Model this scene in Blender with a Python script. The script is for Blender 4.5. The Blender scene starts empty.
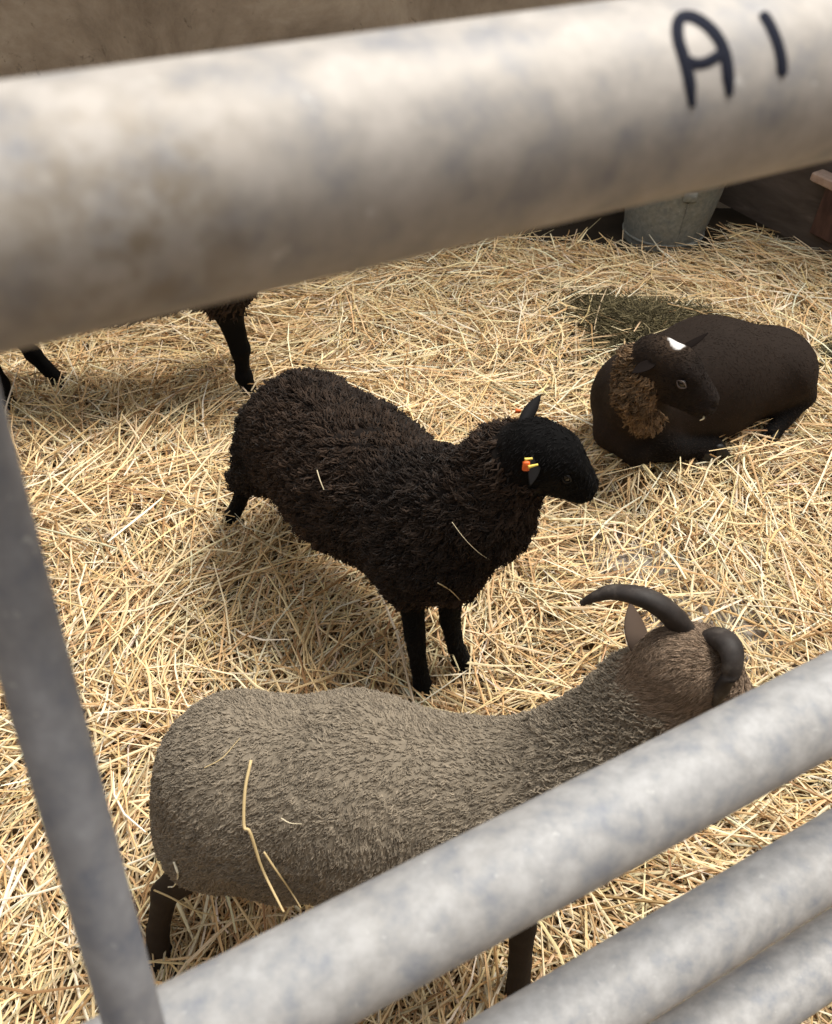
import bpy, math
import numpy as np
from mathutils import Vector
from mathutils.bvhtree import BVHTree

rng = np.random.default_rng(7)
SC = bpy.context.scene
COL = SC.collection

# ------------------------------------------------------------------ camera
FPX, CX, CY, CAM_H, PITCH = 870.0, 416.0, 512.0, 1.35, math.radians(42)
cam_data = bpy.data.cameras.new('camera')
cam = bpy.data.objects.new('camera', cam_data)
COL.objects.link(cam)
cam.location = (0, 0, CAM_H)
cam.rotation_euler = (math.pi/2 - PITCH, 0, 0)
cam_data.sensor_fit = 'VERTICAL'
cam_data.sensor_height = 36.0
cam_data.lens = 36.0 * FPX / 1024.0
cam_data.clip_start = 0.01
cam_data.clip_end = 60
cam_data.dof.use_dof = True
cam_data.dof.focus_distance = 1.5
cam_data.dof.aperture_fstop = 13.5
SC.camera = cam

# ------------------------------------------------------------------ light
world = bpy.data.worlds.new('world')
SC.world = world
world.use_nodes = True
world.node_tree.nodes['Background'].inputs[0].default_value = (0.93, 0.96, 1.0, 1)
world.node_tree.nodes['Background'].inputs[1].default_value = 0.85

def sun(name, direction_from, strength, angle, color):
    d = bpy.data.lights.new(name, 'SUN')
    d.energy = strength
    d.angle = math.radians(angle)
    d.color = color
    o = bpy.data.objects.new(name, d)
    COL.objects.link(o)
    v = Vector(direction_from).normalized()
    o.rotation_euler = v.to_track_quat('Z', 'Y').to_euler()
    o.location = v * 5
    return o
sun('sun', (0.42, 0.28, 1.0), 4.7, 26, (1.0, 0.955, 0.88))

SC.view_settings.view_transform = 'Standard'
SC.view_settings.look = 'None'
SC.view_settings.exposure = 0.0
SC.view_settings.gamma = 1.0
SC.view_settings.use_curve_mapping = False

# ------------------------------------------------------------------ pixel <-> world helpers (for measuring only)
_R = np.array([[1, 0, 0], [0, math.sin(PITCH), -math.cos(PITCH)], [0, math.cos(PITCH), math.sin(PITCH)]])
_C = np.array([0, 0, CAM_H])
def ray(px, py):
    return _R @ (np.array([px - CX, -(py - CY), -FPX]) / FPX)
def at(px, py, z):
    v = ray(px, py)
    return _C + v * ((z - CAM_H) / v[2])

# ------------------------------------------------------------------ numpy noise
def _hash(ix, iy, iz, s):
    n = (ix.astype(np.int64) * 73856093) ^ (iy.astype(np.int64) * 19349663) ^ (iz.astype(np.int64) * 83492791) ^ (s * 2654435761)
    n = (n ^ (n >> 13)) * 1274126177
    n = n & 0x7fffffff
    n = (n ^ (n >> 15)) * 2246822519 & 0x7fffffff
    return (n % 100003) / 100003.0
def vnoise(p, s=0):
    i = np.floor(p).astype(np.int64)
    f = p - i
    f = f * f * (3 - 2 * f)
    out = 0
    for a in (0, 1):
        wx = f[:, 0] if a else 1 - f[:, 0]
        for b in (0, 1):
            wy = f[:, 1] if b else 1 - f[:, 1]
            for c in (0, 1):
                wz = f[:, 2] if c else 1 - f[:, 2]
                out = out + wx * wy * wz * _hash(i[:, 0] + a, i[:, 1] + b, i[:, 2] + c, s)
    return out * 2 - 1
def fbm(p, octv=3, s=0):
    o = 0; a = 1.0; t = 0
    for k in range(octv):
        o = o + a * vnoise(p * 2 ** k + 17.3 * k, s + k); t += a; a *= .5
    return o / t

# ------------------------------------------------------------------ mesh helpers
def mesh_from(name, V, F, col=None, smooth=True, mat=None):
    """F: (n,k) array, all polygons with k corners (or list of arrays)."""
    me = bpy.data.meshes.new(name)
    if not isinstance(F, list):
        F = [F]
    F = [np.asarray(f, dtype=np.int32) for f in F if len(f)]
    V = np.asarray(V, dtype=np.float32)
    nl = sum(f.size for f in F)
    npoly = sum(len(f) for f in F)
    me.vertices.add(len(V)); me.loops.add(nl); me.polygons.add(npoly)
    me.vertices.foreach_set('co', V.ravel())
    me.loops.foreach_set('vertex_index', np.concatenate([f.ravel() for f in F]))
    starts = []; s = 0
    for f in F:
        starts.append(s + np.arange(len(f)) * f.shape[1]); s += f.size
    me.polygons.foreach_set('loop_start', np.concatenate(starts).astype(np.int32))
    me.update(calc_edges=True)
    me.polygons.foreach_set('use_smooth', np.full(npoly, smooth))
    if col is not None:
        at_ = me.color_attributes.new('Col', 'FLOAT_COLOR', 'POINT')
        c = np.ones((len(V), 4), dtype=np.float32); c[:, :3] = col
        at_.data.foreach_set('color', c.ravel())
    if mat: me.materials.append(mat)
    me.validate()
    return me
def link(name, me, parent=None, label=None, cat=None, group=None, kind=None):
    o = bpy.data.objects.new(name, me)
    COL.objects.link(o)
    if parent is not None: o.parent = parent
    tag(o, label, cat, group, kind)
    return o
def tag(o, label=None, cat=None, group=None, kind=None):
    if label: o['label'] = label
    if cat: o['category'] = cat
    if group: o['group'] = group
    if kind: o['kind'] = kind
    return o
def empty(name, loc, label, cat, group=None):
    o = bpy.data.objects.new(name, None)
    COL.objects.link(o)
    o.location = Vector(loc)
    o.empty_display_size = .05
    return tag(o, label, cat, group)
def part(name, me, root, label=None, kind=None):
    """me is in world coordinates; keep it there while parenting to root."""
    o = link(name, me, root, label, kind=kind)
    p = root; m = Vector((0, 0, 0))
    while p is not None:
        m += p.location; p = p.parent
    o.location = -m if root.type == 'EMPTY' else (0, 0, 0)
    return o

def unit(v):
    v = np.asarray(v, float)
    return v / (np.linalg.norm(v, axis=-1, keepdims=True) + 1e-12)

def tubes(P, Rr, sides=3, flat=1.0, ref=None):
    """P (N,S,3) centre lines, Rr (N,S) radii -> V, F (quads)"""
    N, S, _ = P.shape
    T = np.gradient(P, axis=1)
    T = unit(T)
    if ref is None:
        ref = unit(rng.normal(size=(N, 1, 3)))
    U = unit(np.cross(T, ref)); W = np.cross(T, U)
    ang = np.arange(sides) * 2 * np.pi / sides
    V = (P[:, :, None, :] + Rr[:, :, None, None] * (np.cos(ang)[None, None, :, None] * U[:, :, None, :]
         + flat * np.sin(ang)[None, None, :, None] * W[:, :, None, :]))
    V = V.reshape(-1, 3)
    base = (np.arange(N) * S * sides)[:, None, None]
    s = (np.arange(S - 1) * sides)[None, :, None]
    k = np.arange(sides)[None, None, :]; k2 = (k + 1) % sides
    F = np.stack([base + s + k, base + s + k2, base + s + sides + k2, base + s + sides + k], -1).reshape(-1, 4)
    return V, F

def loft(rings, cap=True):
    """rings: list of (K,3) -> V, [quads, caps]"""
    K = len(rings[0]); n = len(rings)
    V = np.concatenate(rings)
    F = []
    for i in range(n - 1):
        for k in range(K):
            F.append((i*K+k, i*K+(k+1) % K, (i+1)*K+(k+1) % K, (i+1)*K+k))
    out = [np.array(F)]
    if cap:
        out.append(np.array([list(range(K))[::-1], [(n-1)*K + k for k in range(K)]]))
    return V, out

def join(parts_):
    V = []; F = {}; n = 0
    for v, f in parts_:
        f = f if isinstance(f, list) else [f]
        for g in f:
            g = np.asarray(g)
            F.setdefault(g.shape[1], []).append(g + n)
        V.append(v); n += len(v)
    return np.concatenate(V), [np.concatenate(x) for x in F.values()]

def catmull(pts, n):
    pts = np.asarray(pts, float)
    p = np.concatenate([[2*pts[0]-pts[1]], pts, [2*pts[-1]-pts[-2]]])
    out = []
    m = len(pts) - 1
    for t in np.linspace(0, m, n):
        i = min(int(t), m-1); f = t - i
        a, b, c, d = p[i], p[i+1], p[i+2], p[i+3]
        out.append(.5*((2*b) + (-a+c)*f + (2*a-5*b+4*c-d)*f*f + (-a+3*b-3*c+d)*f**3))
    return np.array(out)

def smooth_tube(pts, radii, n=40, sides=16, flat=1.0, ref=(0, 0, 1), cap=True):
    P = catmull(pts, n)
    Rr = np.interp(np.linspace(0, 1, n), np.linspace(0, 1, len(radii)), radii)
    V, F = tubes(P[None], Rr[None], sides, flat, ref=np.array(ref, float)[None, None])
    F = [F]
    if cap:
        F.append(np.array([list(range(sides))[::-1], [(n-1)*sides+k for k in range(sides)]]))
    return V, F

def sphere(c, r, nu=16, nv=10, scale=(1, 1, 1), axes=None):
    rings = []
    for j in range(nv+1):
        ph = math.pi * (j/nv); ph = min(max(ph, .02), math.pi-.02)
        a = np.arange(nu)*2*np.pi/nu
        rings.append(np.stack([np.cos(a)*math.sin(ph)*scale[0], np.sin(a)*math.sin(ph)*scale[1], np.full(nu, -math.cos(ph)*scale[2])], -1)*r)
    if axes is not None:
        rings = [q @ np.asarray(axes) for q in rings]
    return loft([q + np.asarray(c) for q in rings])

def bevel_box(c, size, b, rot=None):
    """box with chamfered edges: rows of rounded rectangles"""
    sx, sy, sz = np.array(size)/2
    rings = []
    for z, ins in ((-sz, b), (-sz+b, 0), (sz-b, 0), (sz, b)):
        x, y = sx-ins, sy-ins
        q = [(x-b, -y), (x, -y+b), (x, y-b), (x-b, y), (-x+b, y), (-x, y-b), (-x, -y+b), (-x+b, -y)]
        rings.append(np.array([(u, v, z) for u, v in q]))
    if rot is not None: rings = [r_ @ np.asarray(rot).T for r_ in rings]
    return loft([r_ + np.asarray(c) for r_ in rings])

# ------------------------------------------------------------------ implicit surface -> mesh (for animal bodies)
class Prim:
    def __init__(s, a, b, ra, rb, k=.02, zone=0, op=1, squash=None):
        s.a, s.b, s.ra, s.rb, s.k, s.zone, s.op, s.squash = np.array(a, float), np.array(b, float), ra, rb, k, zone, op, squash
    def d(s, p):
        ab = s.b - s.a; L = ab @ ab + 1e-12
        q = p - s.a
        t = np.clip((q @ ab) / L, 0, 1)
        w = q - t[..., None]*ab
        if s.squash is not None:      # (axis, factor): thinner along this axis
            ax, fac = s.squash
            comp = w @ ax
            w = w + (comp*(1/fac - 1))[..., None]*ax
        return np.sqrt((w*w).sum(-1)) - (s.ra + (s.rb - s.ra)*t)

def surface(prims, h):
    lo = np.min([np.minimum(p.a - p.ra, p.b - p.rb) for p in prims if p.op > 0], 0) - .03
    hi = np.max([np.maximum(p.a + p.ra, p.b + p.rb) for p in prims if p.op > 0], 0) + .03
    dims = np.ceil((hi - lo)/h).astype(int) + 1
    D = np.full(dims, .05, dtype=np.float32)
    for p in prims:
        m = .05
        a = np.maximum(np.floor((np.minimum(p.a - p.ra, p.b - p.rb) - m - lo)/h).astype(int), 0)
        b = np.minimum(np.ceil((np.maximum(p.a + p.ra, p.b + p.rb) + m - lo)/h).astype(int) + 1, dims)
        if np.any(b <= a): continue
        g = np.stack(np.meshgrid(*[np.arange(a[i], b[i], dtype=np.float32)*h + lo[i] for i in range(3)], indexing='ij'), -1)
        d = p.d(g.astype(np.float32))
        sl = tuple(slice(a[i], b[i]) for i in range(3))
        o = D[sl]
        if p.op > 0:
            hh = np.clip(.5 + .5*(o - d)/p.k, 0, 1)
            D[sl] = o*(1-hh) + d*hh - p.k*hh*(1-hh)
        else:
            hh = np.clip(.5 - .5*(o + d)/p.k, 0, 1)
            D[sl] = o*(1-hh) - d*hh + p.k*hh*(1-hh)
    # surface nets
    ins = D < 0
    c = np.zeros(tuple(dims-1), np.int8)
    offs = [(i, j, k) for i in (0, 1) for j in (0, 1) for k in (0, 1)]
    def sh(A, o): return A[o[0]:o[0]+dims[0]-1, o[1]:o[1]+dims[1]-1, o[2]:o[2]+dims[2]-1]
    for o in offs: c += sh(ins, o)
    act = (c > 0) & (c < 8)
    I = np.argwhere(act)
    idx = np.full(act.shape, -1, np.int64); idx[act] = np.arange(len(I))
    acc = np.zeros((len(I), 3)); cnt = np.zeros(len(I))
    for o in offs:
        for ax in range(3):
            if o[ax]: continue
            o2 = list(o); o2[ax] = 1
            d0 = D[I[:, 0]+o[0], I[:, 1]+o[1], I[:, 2]+o[2]]
            d1 = D[I[:, 0]+o2[0], I[:, 1]+o2[1], I[:, 2]+o2[2]]
            m = (d0 < 0) != (d1 < 0)
            t = np.where(m, d0/(d0-d1+1e-12), 0)
            pt = np.tile(np.array(o, float), (len(I), 1)); pt[:, ax] = t
            acc[m] += pt[m]; cnt[m] += 1
    V = (I + acc/cnt[:, None])*h + lo
    F = []
    for ax in range(3):
        u, v = (ax+1) % 3, (ax+2) % 3
        s0 = [slice(None)]*3; s1 = [slice(None)]*3
        s0[ax] = slice(0, -1); s1[ax] = slice(1, None)
        A = ins[tuple(s0)]; B = ins[tuple(s1)]
        E_ = np.argwhere(A != B)
        E_ = E_[(E_[:, u] > 0) & (E_[:, v] > 0) & (E_[:, u] < dims[u]-1) & (E_[:, v] < dims[v]-1)]
        flip = A[tuple(E_.T)]
        q = []
        for du, dv in ((-1, -1), (0, -1), (0, 0), (-1, 0)):
            e = E_.copy(); e[:, u] += du; e[:, v] += dv
            q.append(idx[tuple(e.T)])
        q = np.stack(q, -1)
        q[~flip] = q[~flip][:, ::-1]
        F.append(q)
    F = np.concatenate(F)
    F = F[(F >= 0).all(1)]
    return V, F

def relax(V, F, it=3, lam=.5):
    for _ in range(it):
        s = np.zeros_like(V); n = np.zeros(len(V))
        for k in range(4):
            for j in (1, 3):
                np.add.at(s, F[:, k], V[F[:, (k+j) % 4]]); np.add.at(n, F[:, k], 1)
        V = V*(1-lam) + lam*s/n[:, None]
    return V
def vnormals(V, F):
    fn = np.cross(V[F[:, 2]] - V[F[:, 0]], V[F[:, 3]] - V[F[:, 1]])
    N = np.zeros_like(V)
    for k in range(4): np.add.at(N, F[:, k], fn)
    return unit(N)
def zone_weights(V, prims, nz, s=.006):
    W = np.zeros((len(V), nz))
    for p in prims:
        if p.op < 0: continue
        W[:, p.zone] += np.exp(-np.clip(p.d(V), -.05, .3)/s)
    return W/W.sum(1, keepdims=True)

def locks(V, F, wv, n, L, rad, flow, lift=.5, curl=.003, turns=1.5, cell=.014, pull=.55, rings=5, Lvar=.35, colfn=None):
    """wool locks growing from mesh V,F where the vertex weight wv is high; tips gather in clumps"""
    a, b, c, d = (V[F[:, i]] for i in range(4))
    area = .5*np.linalg.norm(np.cross(c-a, d-b), axis=1)*wv[F].mean(1)
    f = rng.choice(len(F), n, p=area/area.sum())
    u, v = rng.random(n)[:, None], rng.random(n)[:, None]
    P0 = (a[f]*(1-u)+b[f]*u)*(1-v) + (d[f]*(1-u)+c[f]*u)*v
    N = vnormals(V, F)[F[f]].mean(1); N = unit(N)
    fl = flow(P0); fl = fl - (fl*N).sum(1, keepdims=True)*N
    jit = rng.normal(size=(n, 3))*.25 + .9*np.stack([vnoise(P0*28, k) for k in (3, 4, 5)], -1)
    fl = unit(unit(fl) + jit - (jit*N).sum(1, keepdims=True)*N)
    key = np.floor(P0/cell + .8*np.stack([vnoise(P0*40, k) for k in (6, 7, 8)], -1)).astype(np.int64)
    key = key[:, 0]*1000003 + key[:, 1]*10007 + key[:, 2]
    _, inv = np.unique(key, return_inverse=True)
    m = inv.max()+1
    cntr = np.stack([np.bincount(inv, P0[:, k], m) for k in range(3)], -1)/np.bincount(inv, minlength=m)[:, None]
    clf = np.stack([np.bincount(inv, fl[:, k], m) for k in range(3)], -1)/np.bincount(inv, minlength=m)[:, None]
    LL = L*(1 + Lvar*rng.uniform(-1, 1, n))[:, None]
    tip = P0 + N*LL*lift + fl*LL
    tipc = cntr[inv] + N*LL*lift*1.25 + unit(clf[inv])*LL
    tip = tip*(1-pull) + tipc*pull
    U = unit(np.cross(N, fl)); 
    S = np.linspace(0, 1, rings)
    ph = rng.random(n)*6.28*.35 + 6.28*_hash(inv, inv*3, inv*7, 5)
    P = np.zeros((n, rings, 3))
    for i, s in enumerate(S):
        base = P0 - N*rad*.6
        q = base*(1-s) + tip*s + N*LL*.35*lift*4*s*(1-s)*.5
        am = curl*min(1, s*2)
        q = q + am*(np.cos(ph+6.28*turns*s)[:, None]*U + np.sin(ph+6.28*turns*s)[:, None]*N)
        P[:, i] = q
    R_ = rad*(1 - .75*S[None]**1.7)*rng.uniform(.7, 1.2, n)[:, None]
    Vt, Ft = tubes(P, R_, 3)
    c_ = colfn(P0, inv) if colfn else np.ones((n, 3))
    C_ = np.repeat(c_, rings*3, axis=0)
    tipf = np.tile(np.repeat(S, 3), n)[:, None]
    return Vt, Ft, C_, tipf

# ------------------------------------------------------------------ materials
def new_mat(name, rough=.7, metallic=0, spec=.4):
    m = bpy.data.materials.new(name); m.use_nodes = True
    b = m.node_tree.nodes['Principled BSDF']
    b.inputs['Roughness'].default_value = rough
    b.inputs['Metallic'].default_value = metallic
    b.inputs['Specular IOR Level'].default_value = spec
    return m, m.node_tree, b
def ramp_noise(nt, scale, stops, detail=6, rough=.6, coord='Object', dist=0, stretch=None):
    tc = nt.nodes.new('ShaderNodeTexCoord')
    n = nt.nodes.new('ShaderNodeTexNoise')
    n.inputs['Scale'].default_value = scale; n.inputs['Detail'].default_value = detail
    n.inputs['Roughness'].default_value = rough; n.inputs['Distortion'].default_value = dist
    src = tc.outputs[coord]
    if stretch:
        mp = nt.nodes.new('ShaderNodeMapping'); mp.inputs['Scale'].default_value = stretch
        nt.links.new(src, mp.inputs[0]); src = mp.outputs[0]
    nt.links.new(src, n.inputs['Vector'])
    r = nt.nodes.new('ShaderNodeValToRGB')
    el = r.color_ramp.elements
    while len(el) < len(stops): el.new(.5)
    for e, (p, c) in zip(el, stops): e.position = p; e.color = (*c, 1)
    nt.links.new(n.outputs[0], r.inputs[0])
    return r.outputs[0], n
def mix(nt, fac, a, b, mode='MIX'):
    m = nt.nodes.new('ShaderNodeMix'); m.data_type = 'RGBA'; m.blend_type = mode
    if isinstance(fac, float): m.inputs[0].default_value = fac
    else: nt.links.new(fac, m.inputs[0])
    for s, v in ((6, a), (7, b)):
        if isinstance(v, tuple): m.inputs[s].default_value = (*v, 1)
        else: nt.links.new(v, m.inputs[s])
    return m.outputs[2]
def bump(nt, b, h, strength=.3, dist=.002):
    n = nt.nodes.new('ShaderNodeBump'); n.inputs['Strength'].default_value = strength; n.inputs['Distance'].default_value = dist
    nt.links.new(h, n.inputs['Height']); nt.links.new(n.outputs[0], b.inputs['Normal'])
def attr_mat(name, rough=.8, spec=.2, sheen=0, bump_scale=0, bump_dist=.001, var=0.0):
    m, nt, b = new_mat(name, rough, 0, spec)
    a = nt.nodes.new('ShaderNodeAttribute'); a.attribute_name = 'Col'
    col = a.outputs['Color']
    if var:
        c, _ = ramp_noise(nt, 60, [(.3, (1-var,)*3), (.7, (1.0,)*3)])
        col = mix(nt, 1.0, col, c, 'MULTIPLY')
    nt.links.new(col, b.inputs['Base Color'])
    if sheen:
        b.inputs['Sheen Weight'].default_value = sheen; b.inputs['Sheen Roughness'].default_value = .5
    if bump_scale:
        _, n = ramp_noise(nt, bump_scale, [(0, (0, 0, 0)), (1, (1, 1, 1))])
        bump(nt, b, n.outputs[0], .5, bump_dist)
    return m

M_straw = attr_mat('straw', .55, .35)
M_hay = attr_mat('hay', .8, .15)
M_wool = attr_mat('wool', .95, .05, .06)
M_body = attr_mat('animal coat', .85, .12, .0, 260, .0015, .15)

def galvanised(name, tint=(1, 1, 1), dirt=.5, stain=None):
    m, nt, b = new_mat(name, .6, .08, .35)
    c, n = ramp_noise(nt, 75, [(.30, tuple(.27*t for t in (tint[0]*.90, tint[1]*.96, tint[2]*1.08))), (.5, tuple(.36*t for t in tint)), (.68, tuple(.45*t for t in tint))], 6, .62)
    c2, n2 = ramp_noise(nt, 16, [(.47, (0, 0, 0)), (.72, (dirt, dirt, dirt))], 5, .65, dist=.6)
    col = mix(nt, c2, c, (.27, .205, .12))
    if stain is not None:      # a patch of dried muck
        tc = nt.nodes.new('ShaderNodeTexCoord')
        vd = nt.nodes.new('ShaderNodeVectorMath'); vd.operation = 'DISTANCE'
        nt.links.new(tc.outputs['Object'], vd.inputs[0]); vd.inputs[1].default_value = stain
        mr = nt.nodes.new('ShaderNodeMapRange'); mr.inputs[1].default_value = .034; mr.inputs[2].default_value = .006
        nt.links.new(vd.outputs['Value'], mr.inputs[0])
        cs, ns = ramp_noise(nt, 120, [(.42, (0, 0, 0)), (.62, (.6, .6, .6))], 5, .6)
        mu = nt.nodes.new('ShaderNodeMath'); mu.operation = 'MULTIPLY'
        nt.links.new(mr.outputs[0], mu.inputs[0]); nt.links.new(cs, mu.inputs[1])
        col = mix(nt, mu.outputs[0], col, (.20, .145, .075))
    c3, n3 = ramp_noise(nt, 190, [(.66, (0, 0, 0)), (.75, (.5, .5, .5))], 3)
    col = mix(nt, c3, col, (.72, .71, .68))
    nt.links.new(col, b.inputs['Base Color'])
    bump(nt, b, n.outputs[0], .25, .0006)
    r = nt.nodes.new('ShaderNodeMapRange'); r.inputs[3].default_value = .46; r.inputs[4].default_value = .66
    nt.links.new(n.outputs[0], r.inputs[0]); nt.links.new(r.outputs[0], b.inputs['Roughness'])
    return m
_v = unit(ray(130, 235)); _a = unit(np.array([.8881587, .45953404, 0]))
_w = _C - np.array((-.0835, .1616, 1.2788)); _vd = _v - (_v@_a)*_a; _wd = _w - (_w@_a)*_a
_t = (-2*_vd@_wd - math.sqrt((2*_vd@_wd)**2 - 4*(_vd@_vd)*(_wd@_wd - .024**2)))/(2*_vd@_vd)
M_rail_top = galvanised('galvanised steel weathered', (1.17, 1.08, .99), .15, tuple(_C + _v*_t))
M_rail = galvanised('galvanised steel', (1.28, 1.26, 1.24), .12)
M_brace = galvanised('dull galvanised steel', (.78, .79, .84), .1)
M_bucket = galvanised('old zinc', (.62, .65, .60), .25)
M_ink, _, b_ = new_mat('marker ink', .9, 0, .1); b_.inputs['Base Color'].default_value = (.018, .02, .032, 1)

def plain(name, c, rough=.5, spec=.4, met=0):
    m, nt, b = new_mat(name, rough, met, spec); b.inputs['Base Color'].default_value = (*c, 1); return m
M_eye = plain('eye', (.012, .008, .005), .08, .6)
M_eyerim = plain('eyelid skin', (.10, .075, .065), .6)
M_hoof = plain('hoof', (.012, .011, .010), .5)
M_orange = plain('orange tag plastic', (.9, .16, .03), .4)
M_yellow = plain('yellow tag plastic', (.85, .66, .12), .4)
M_lip = plain('pale straw bit', (.7, .62, .42), .6)

M_floor, nt, b = new_mat('shade-darkened dirty floor', .95, 0, .1)
c, n = ramp_noise(nt, 3.5, [(.3, (.018, .014, .010)), (.5, (.03, .023, .016)), (.75, (.06, .045, .03))])  # near-black dirt tone; shade along wall and board is put into it
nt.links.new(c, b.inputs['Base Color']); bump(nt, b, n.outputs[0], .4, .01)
M_wall, nt, b = new_mat('stained concrete wall', .92, 0, .2)
c, n = ramp_noise(nt, 2.2, [(.35, (.24, .19, .14)), (.5, (.38, .31, .235)), (.65, (.52, .44, .345))], 8, .7, dist=.4)
c2, n2 = ramp_noise(nt, 16, [(.62, (0, 0, 0)), (.72, (.75, .75, .75))], 6, .7, dist=1.5)
c = mix(nt, c2, c, (.07, .052, .036))
c3, n3 = ramp_noise(nt, 90, [(.66, (0, 0, 0)), (.74, (.4, .4, .4))], 3)
c = mix(nt, c3, c, (.30, .26, .20))
nt.links.new(c, b.inputs['Base Color']); bump(nt, b, n2.outputs[0], .4, .006)
M_board, nt, b = new_mat('dark stained board', .8, 0, .2)
c, n = ramp_noise(nt, 6, [(.3, (.055, .042, .033)), (.6, (.095, .074, .060)), (.8, (.16, .135, .115))], 6, .6, dist=.5, stretch=(1, 1, 4))
nt.links.new(c, b.inputs['Base Color']); bump(nt, b, n.outputs[0], .4, .004)
M_rust, nt, b = new_mat('reddish timber', .8)
c, n = ramp_noise(nt, 12, [(.3, (.035, .016, .011)), (.7, (.10, .05, .036))], 6, .6, stretch=(4, 4, 1))
nt.links.new(c, b.inputs['Base Color'])
M_pale, nt, b = new_mat('pale cut timber', .8)
c, n = ramp_noise(nt, 30, [(.3, (.28, .18, .13)), (.7, (.45, .33, .26))])
nt.links.new(c, b.inputs['Base Color'])

# ------------------------------------------------------------------ setting
def slab(name, pts, mat, thick, normal):
    pts = np.array(pts, float); nrm = np.array(normal, float)*thick
    V, F = loft([pts, pts + nrm])
    me = mesh_from(name, V, F, smooth=False, mat=mat)
    return link(name, me, kind='structure')
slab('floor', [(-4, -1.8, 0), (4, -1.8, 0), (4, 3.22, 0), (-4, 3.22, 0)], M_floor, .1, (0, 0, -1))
slab('wall_back', [(-4, 3.22, -.1), (4, 3.22, -.1), (4, 3.22, 2.6), (-4, 3.22, 2.6)], M_wall, .15, (0, 1, 0))

slab('unseen_wall_front', [(-4, -1.8, -.1), (4, -1.8, -.1), (4, -1.8, 2.6), (-4, -1.8, 2.6)], M_wall, .15, (0, -1, 0))  # unseen front and side walls, added to cut ambient light from the sides
slab('unseen_wall_left', [(-4, -1.8, -.1), (-4, 3.22, -.1), (-4, 3.22, 2.6), (-4, -1.8, 2.6)], M_wall, .15, (-1, 0, 0))
slab('unseen_wall_right', [(4, -1.8, -.1), (4, 3.22, -.1), (4, 3.22, 2.6), (4, -1.8, 2.6)], M_wall, .15, (1, 0, 0))

# straw bed height field
def bed_h(x, y):
    p = np.stack([x, y, np.zeros_like(x)], -1)
    h = .020 + .022*(vnoise(p*2.3, 50)) + .012*vnoise(p*6, 51)
    return np.clip(h, .004, .09)
YF = 2.90
def far_edge(x):        # the litter thins out before the back wall and right board
    return np.where(x < 1.18, YF, YF - (x-1.18)*1.04) + .05*vnoise(np.stack([x*4, 0*x, 0*x], -1), 99)
gx = np.linspace(-2.6, 2.6, 240); gy = np.linspace(-.9, 2.96, 180)
GX, GY = np.meshgrid(gx, gy, indexing='ij')
ed_ = np.clip((far_edge(GX.ravel()) - GY.ravel())/.12, 0, 1)
hz = bed_h(GX.ravel(), GY.ravel()) * ed_ - .012*(1-ed_) - .002
V = np.stack([GX.ravel(), GY.ravel(), hz], -1)
ii = np.arange(239)[:, None]*180 + np.arange(179)[None]
F = np.stack([ii, ii+180, ii+181, ii+1], -1).reshape(-1, 4)
tv = fbm(V*4, 3, 60)[:, None]
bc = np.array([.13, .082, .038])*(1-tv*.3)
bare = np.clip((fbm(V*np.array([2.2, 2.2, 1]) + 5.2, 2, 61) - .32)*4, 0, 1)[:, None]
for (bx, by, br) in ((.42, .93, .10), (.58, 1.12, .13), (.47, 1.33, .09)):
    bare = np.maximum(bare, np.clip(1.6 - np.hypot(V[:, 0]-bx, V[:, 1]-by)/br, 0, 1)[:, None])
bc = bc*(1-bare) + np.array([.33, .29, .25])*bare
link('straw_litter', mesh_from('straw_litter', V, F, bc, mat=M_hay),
     label='trodden fine straw litter covering the pen floor', cat='straw', kind='stuff')

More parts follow.
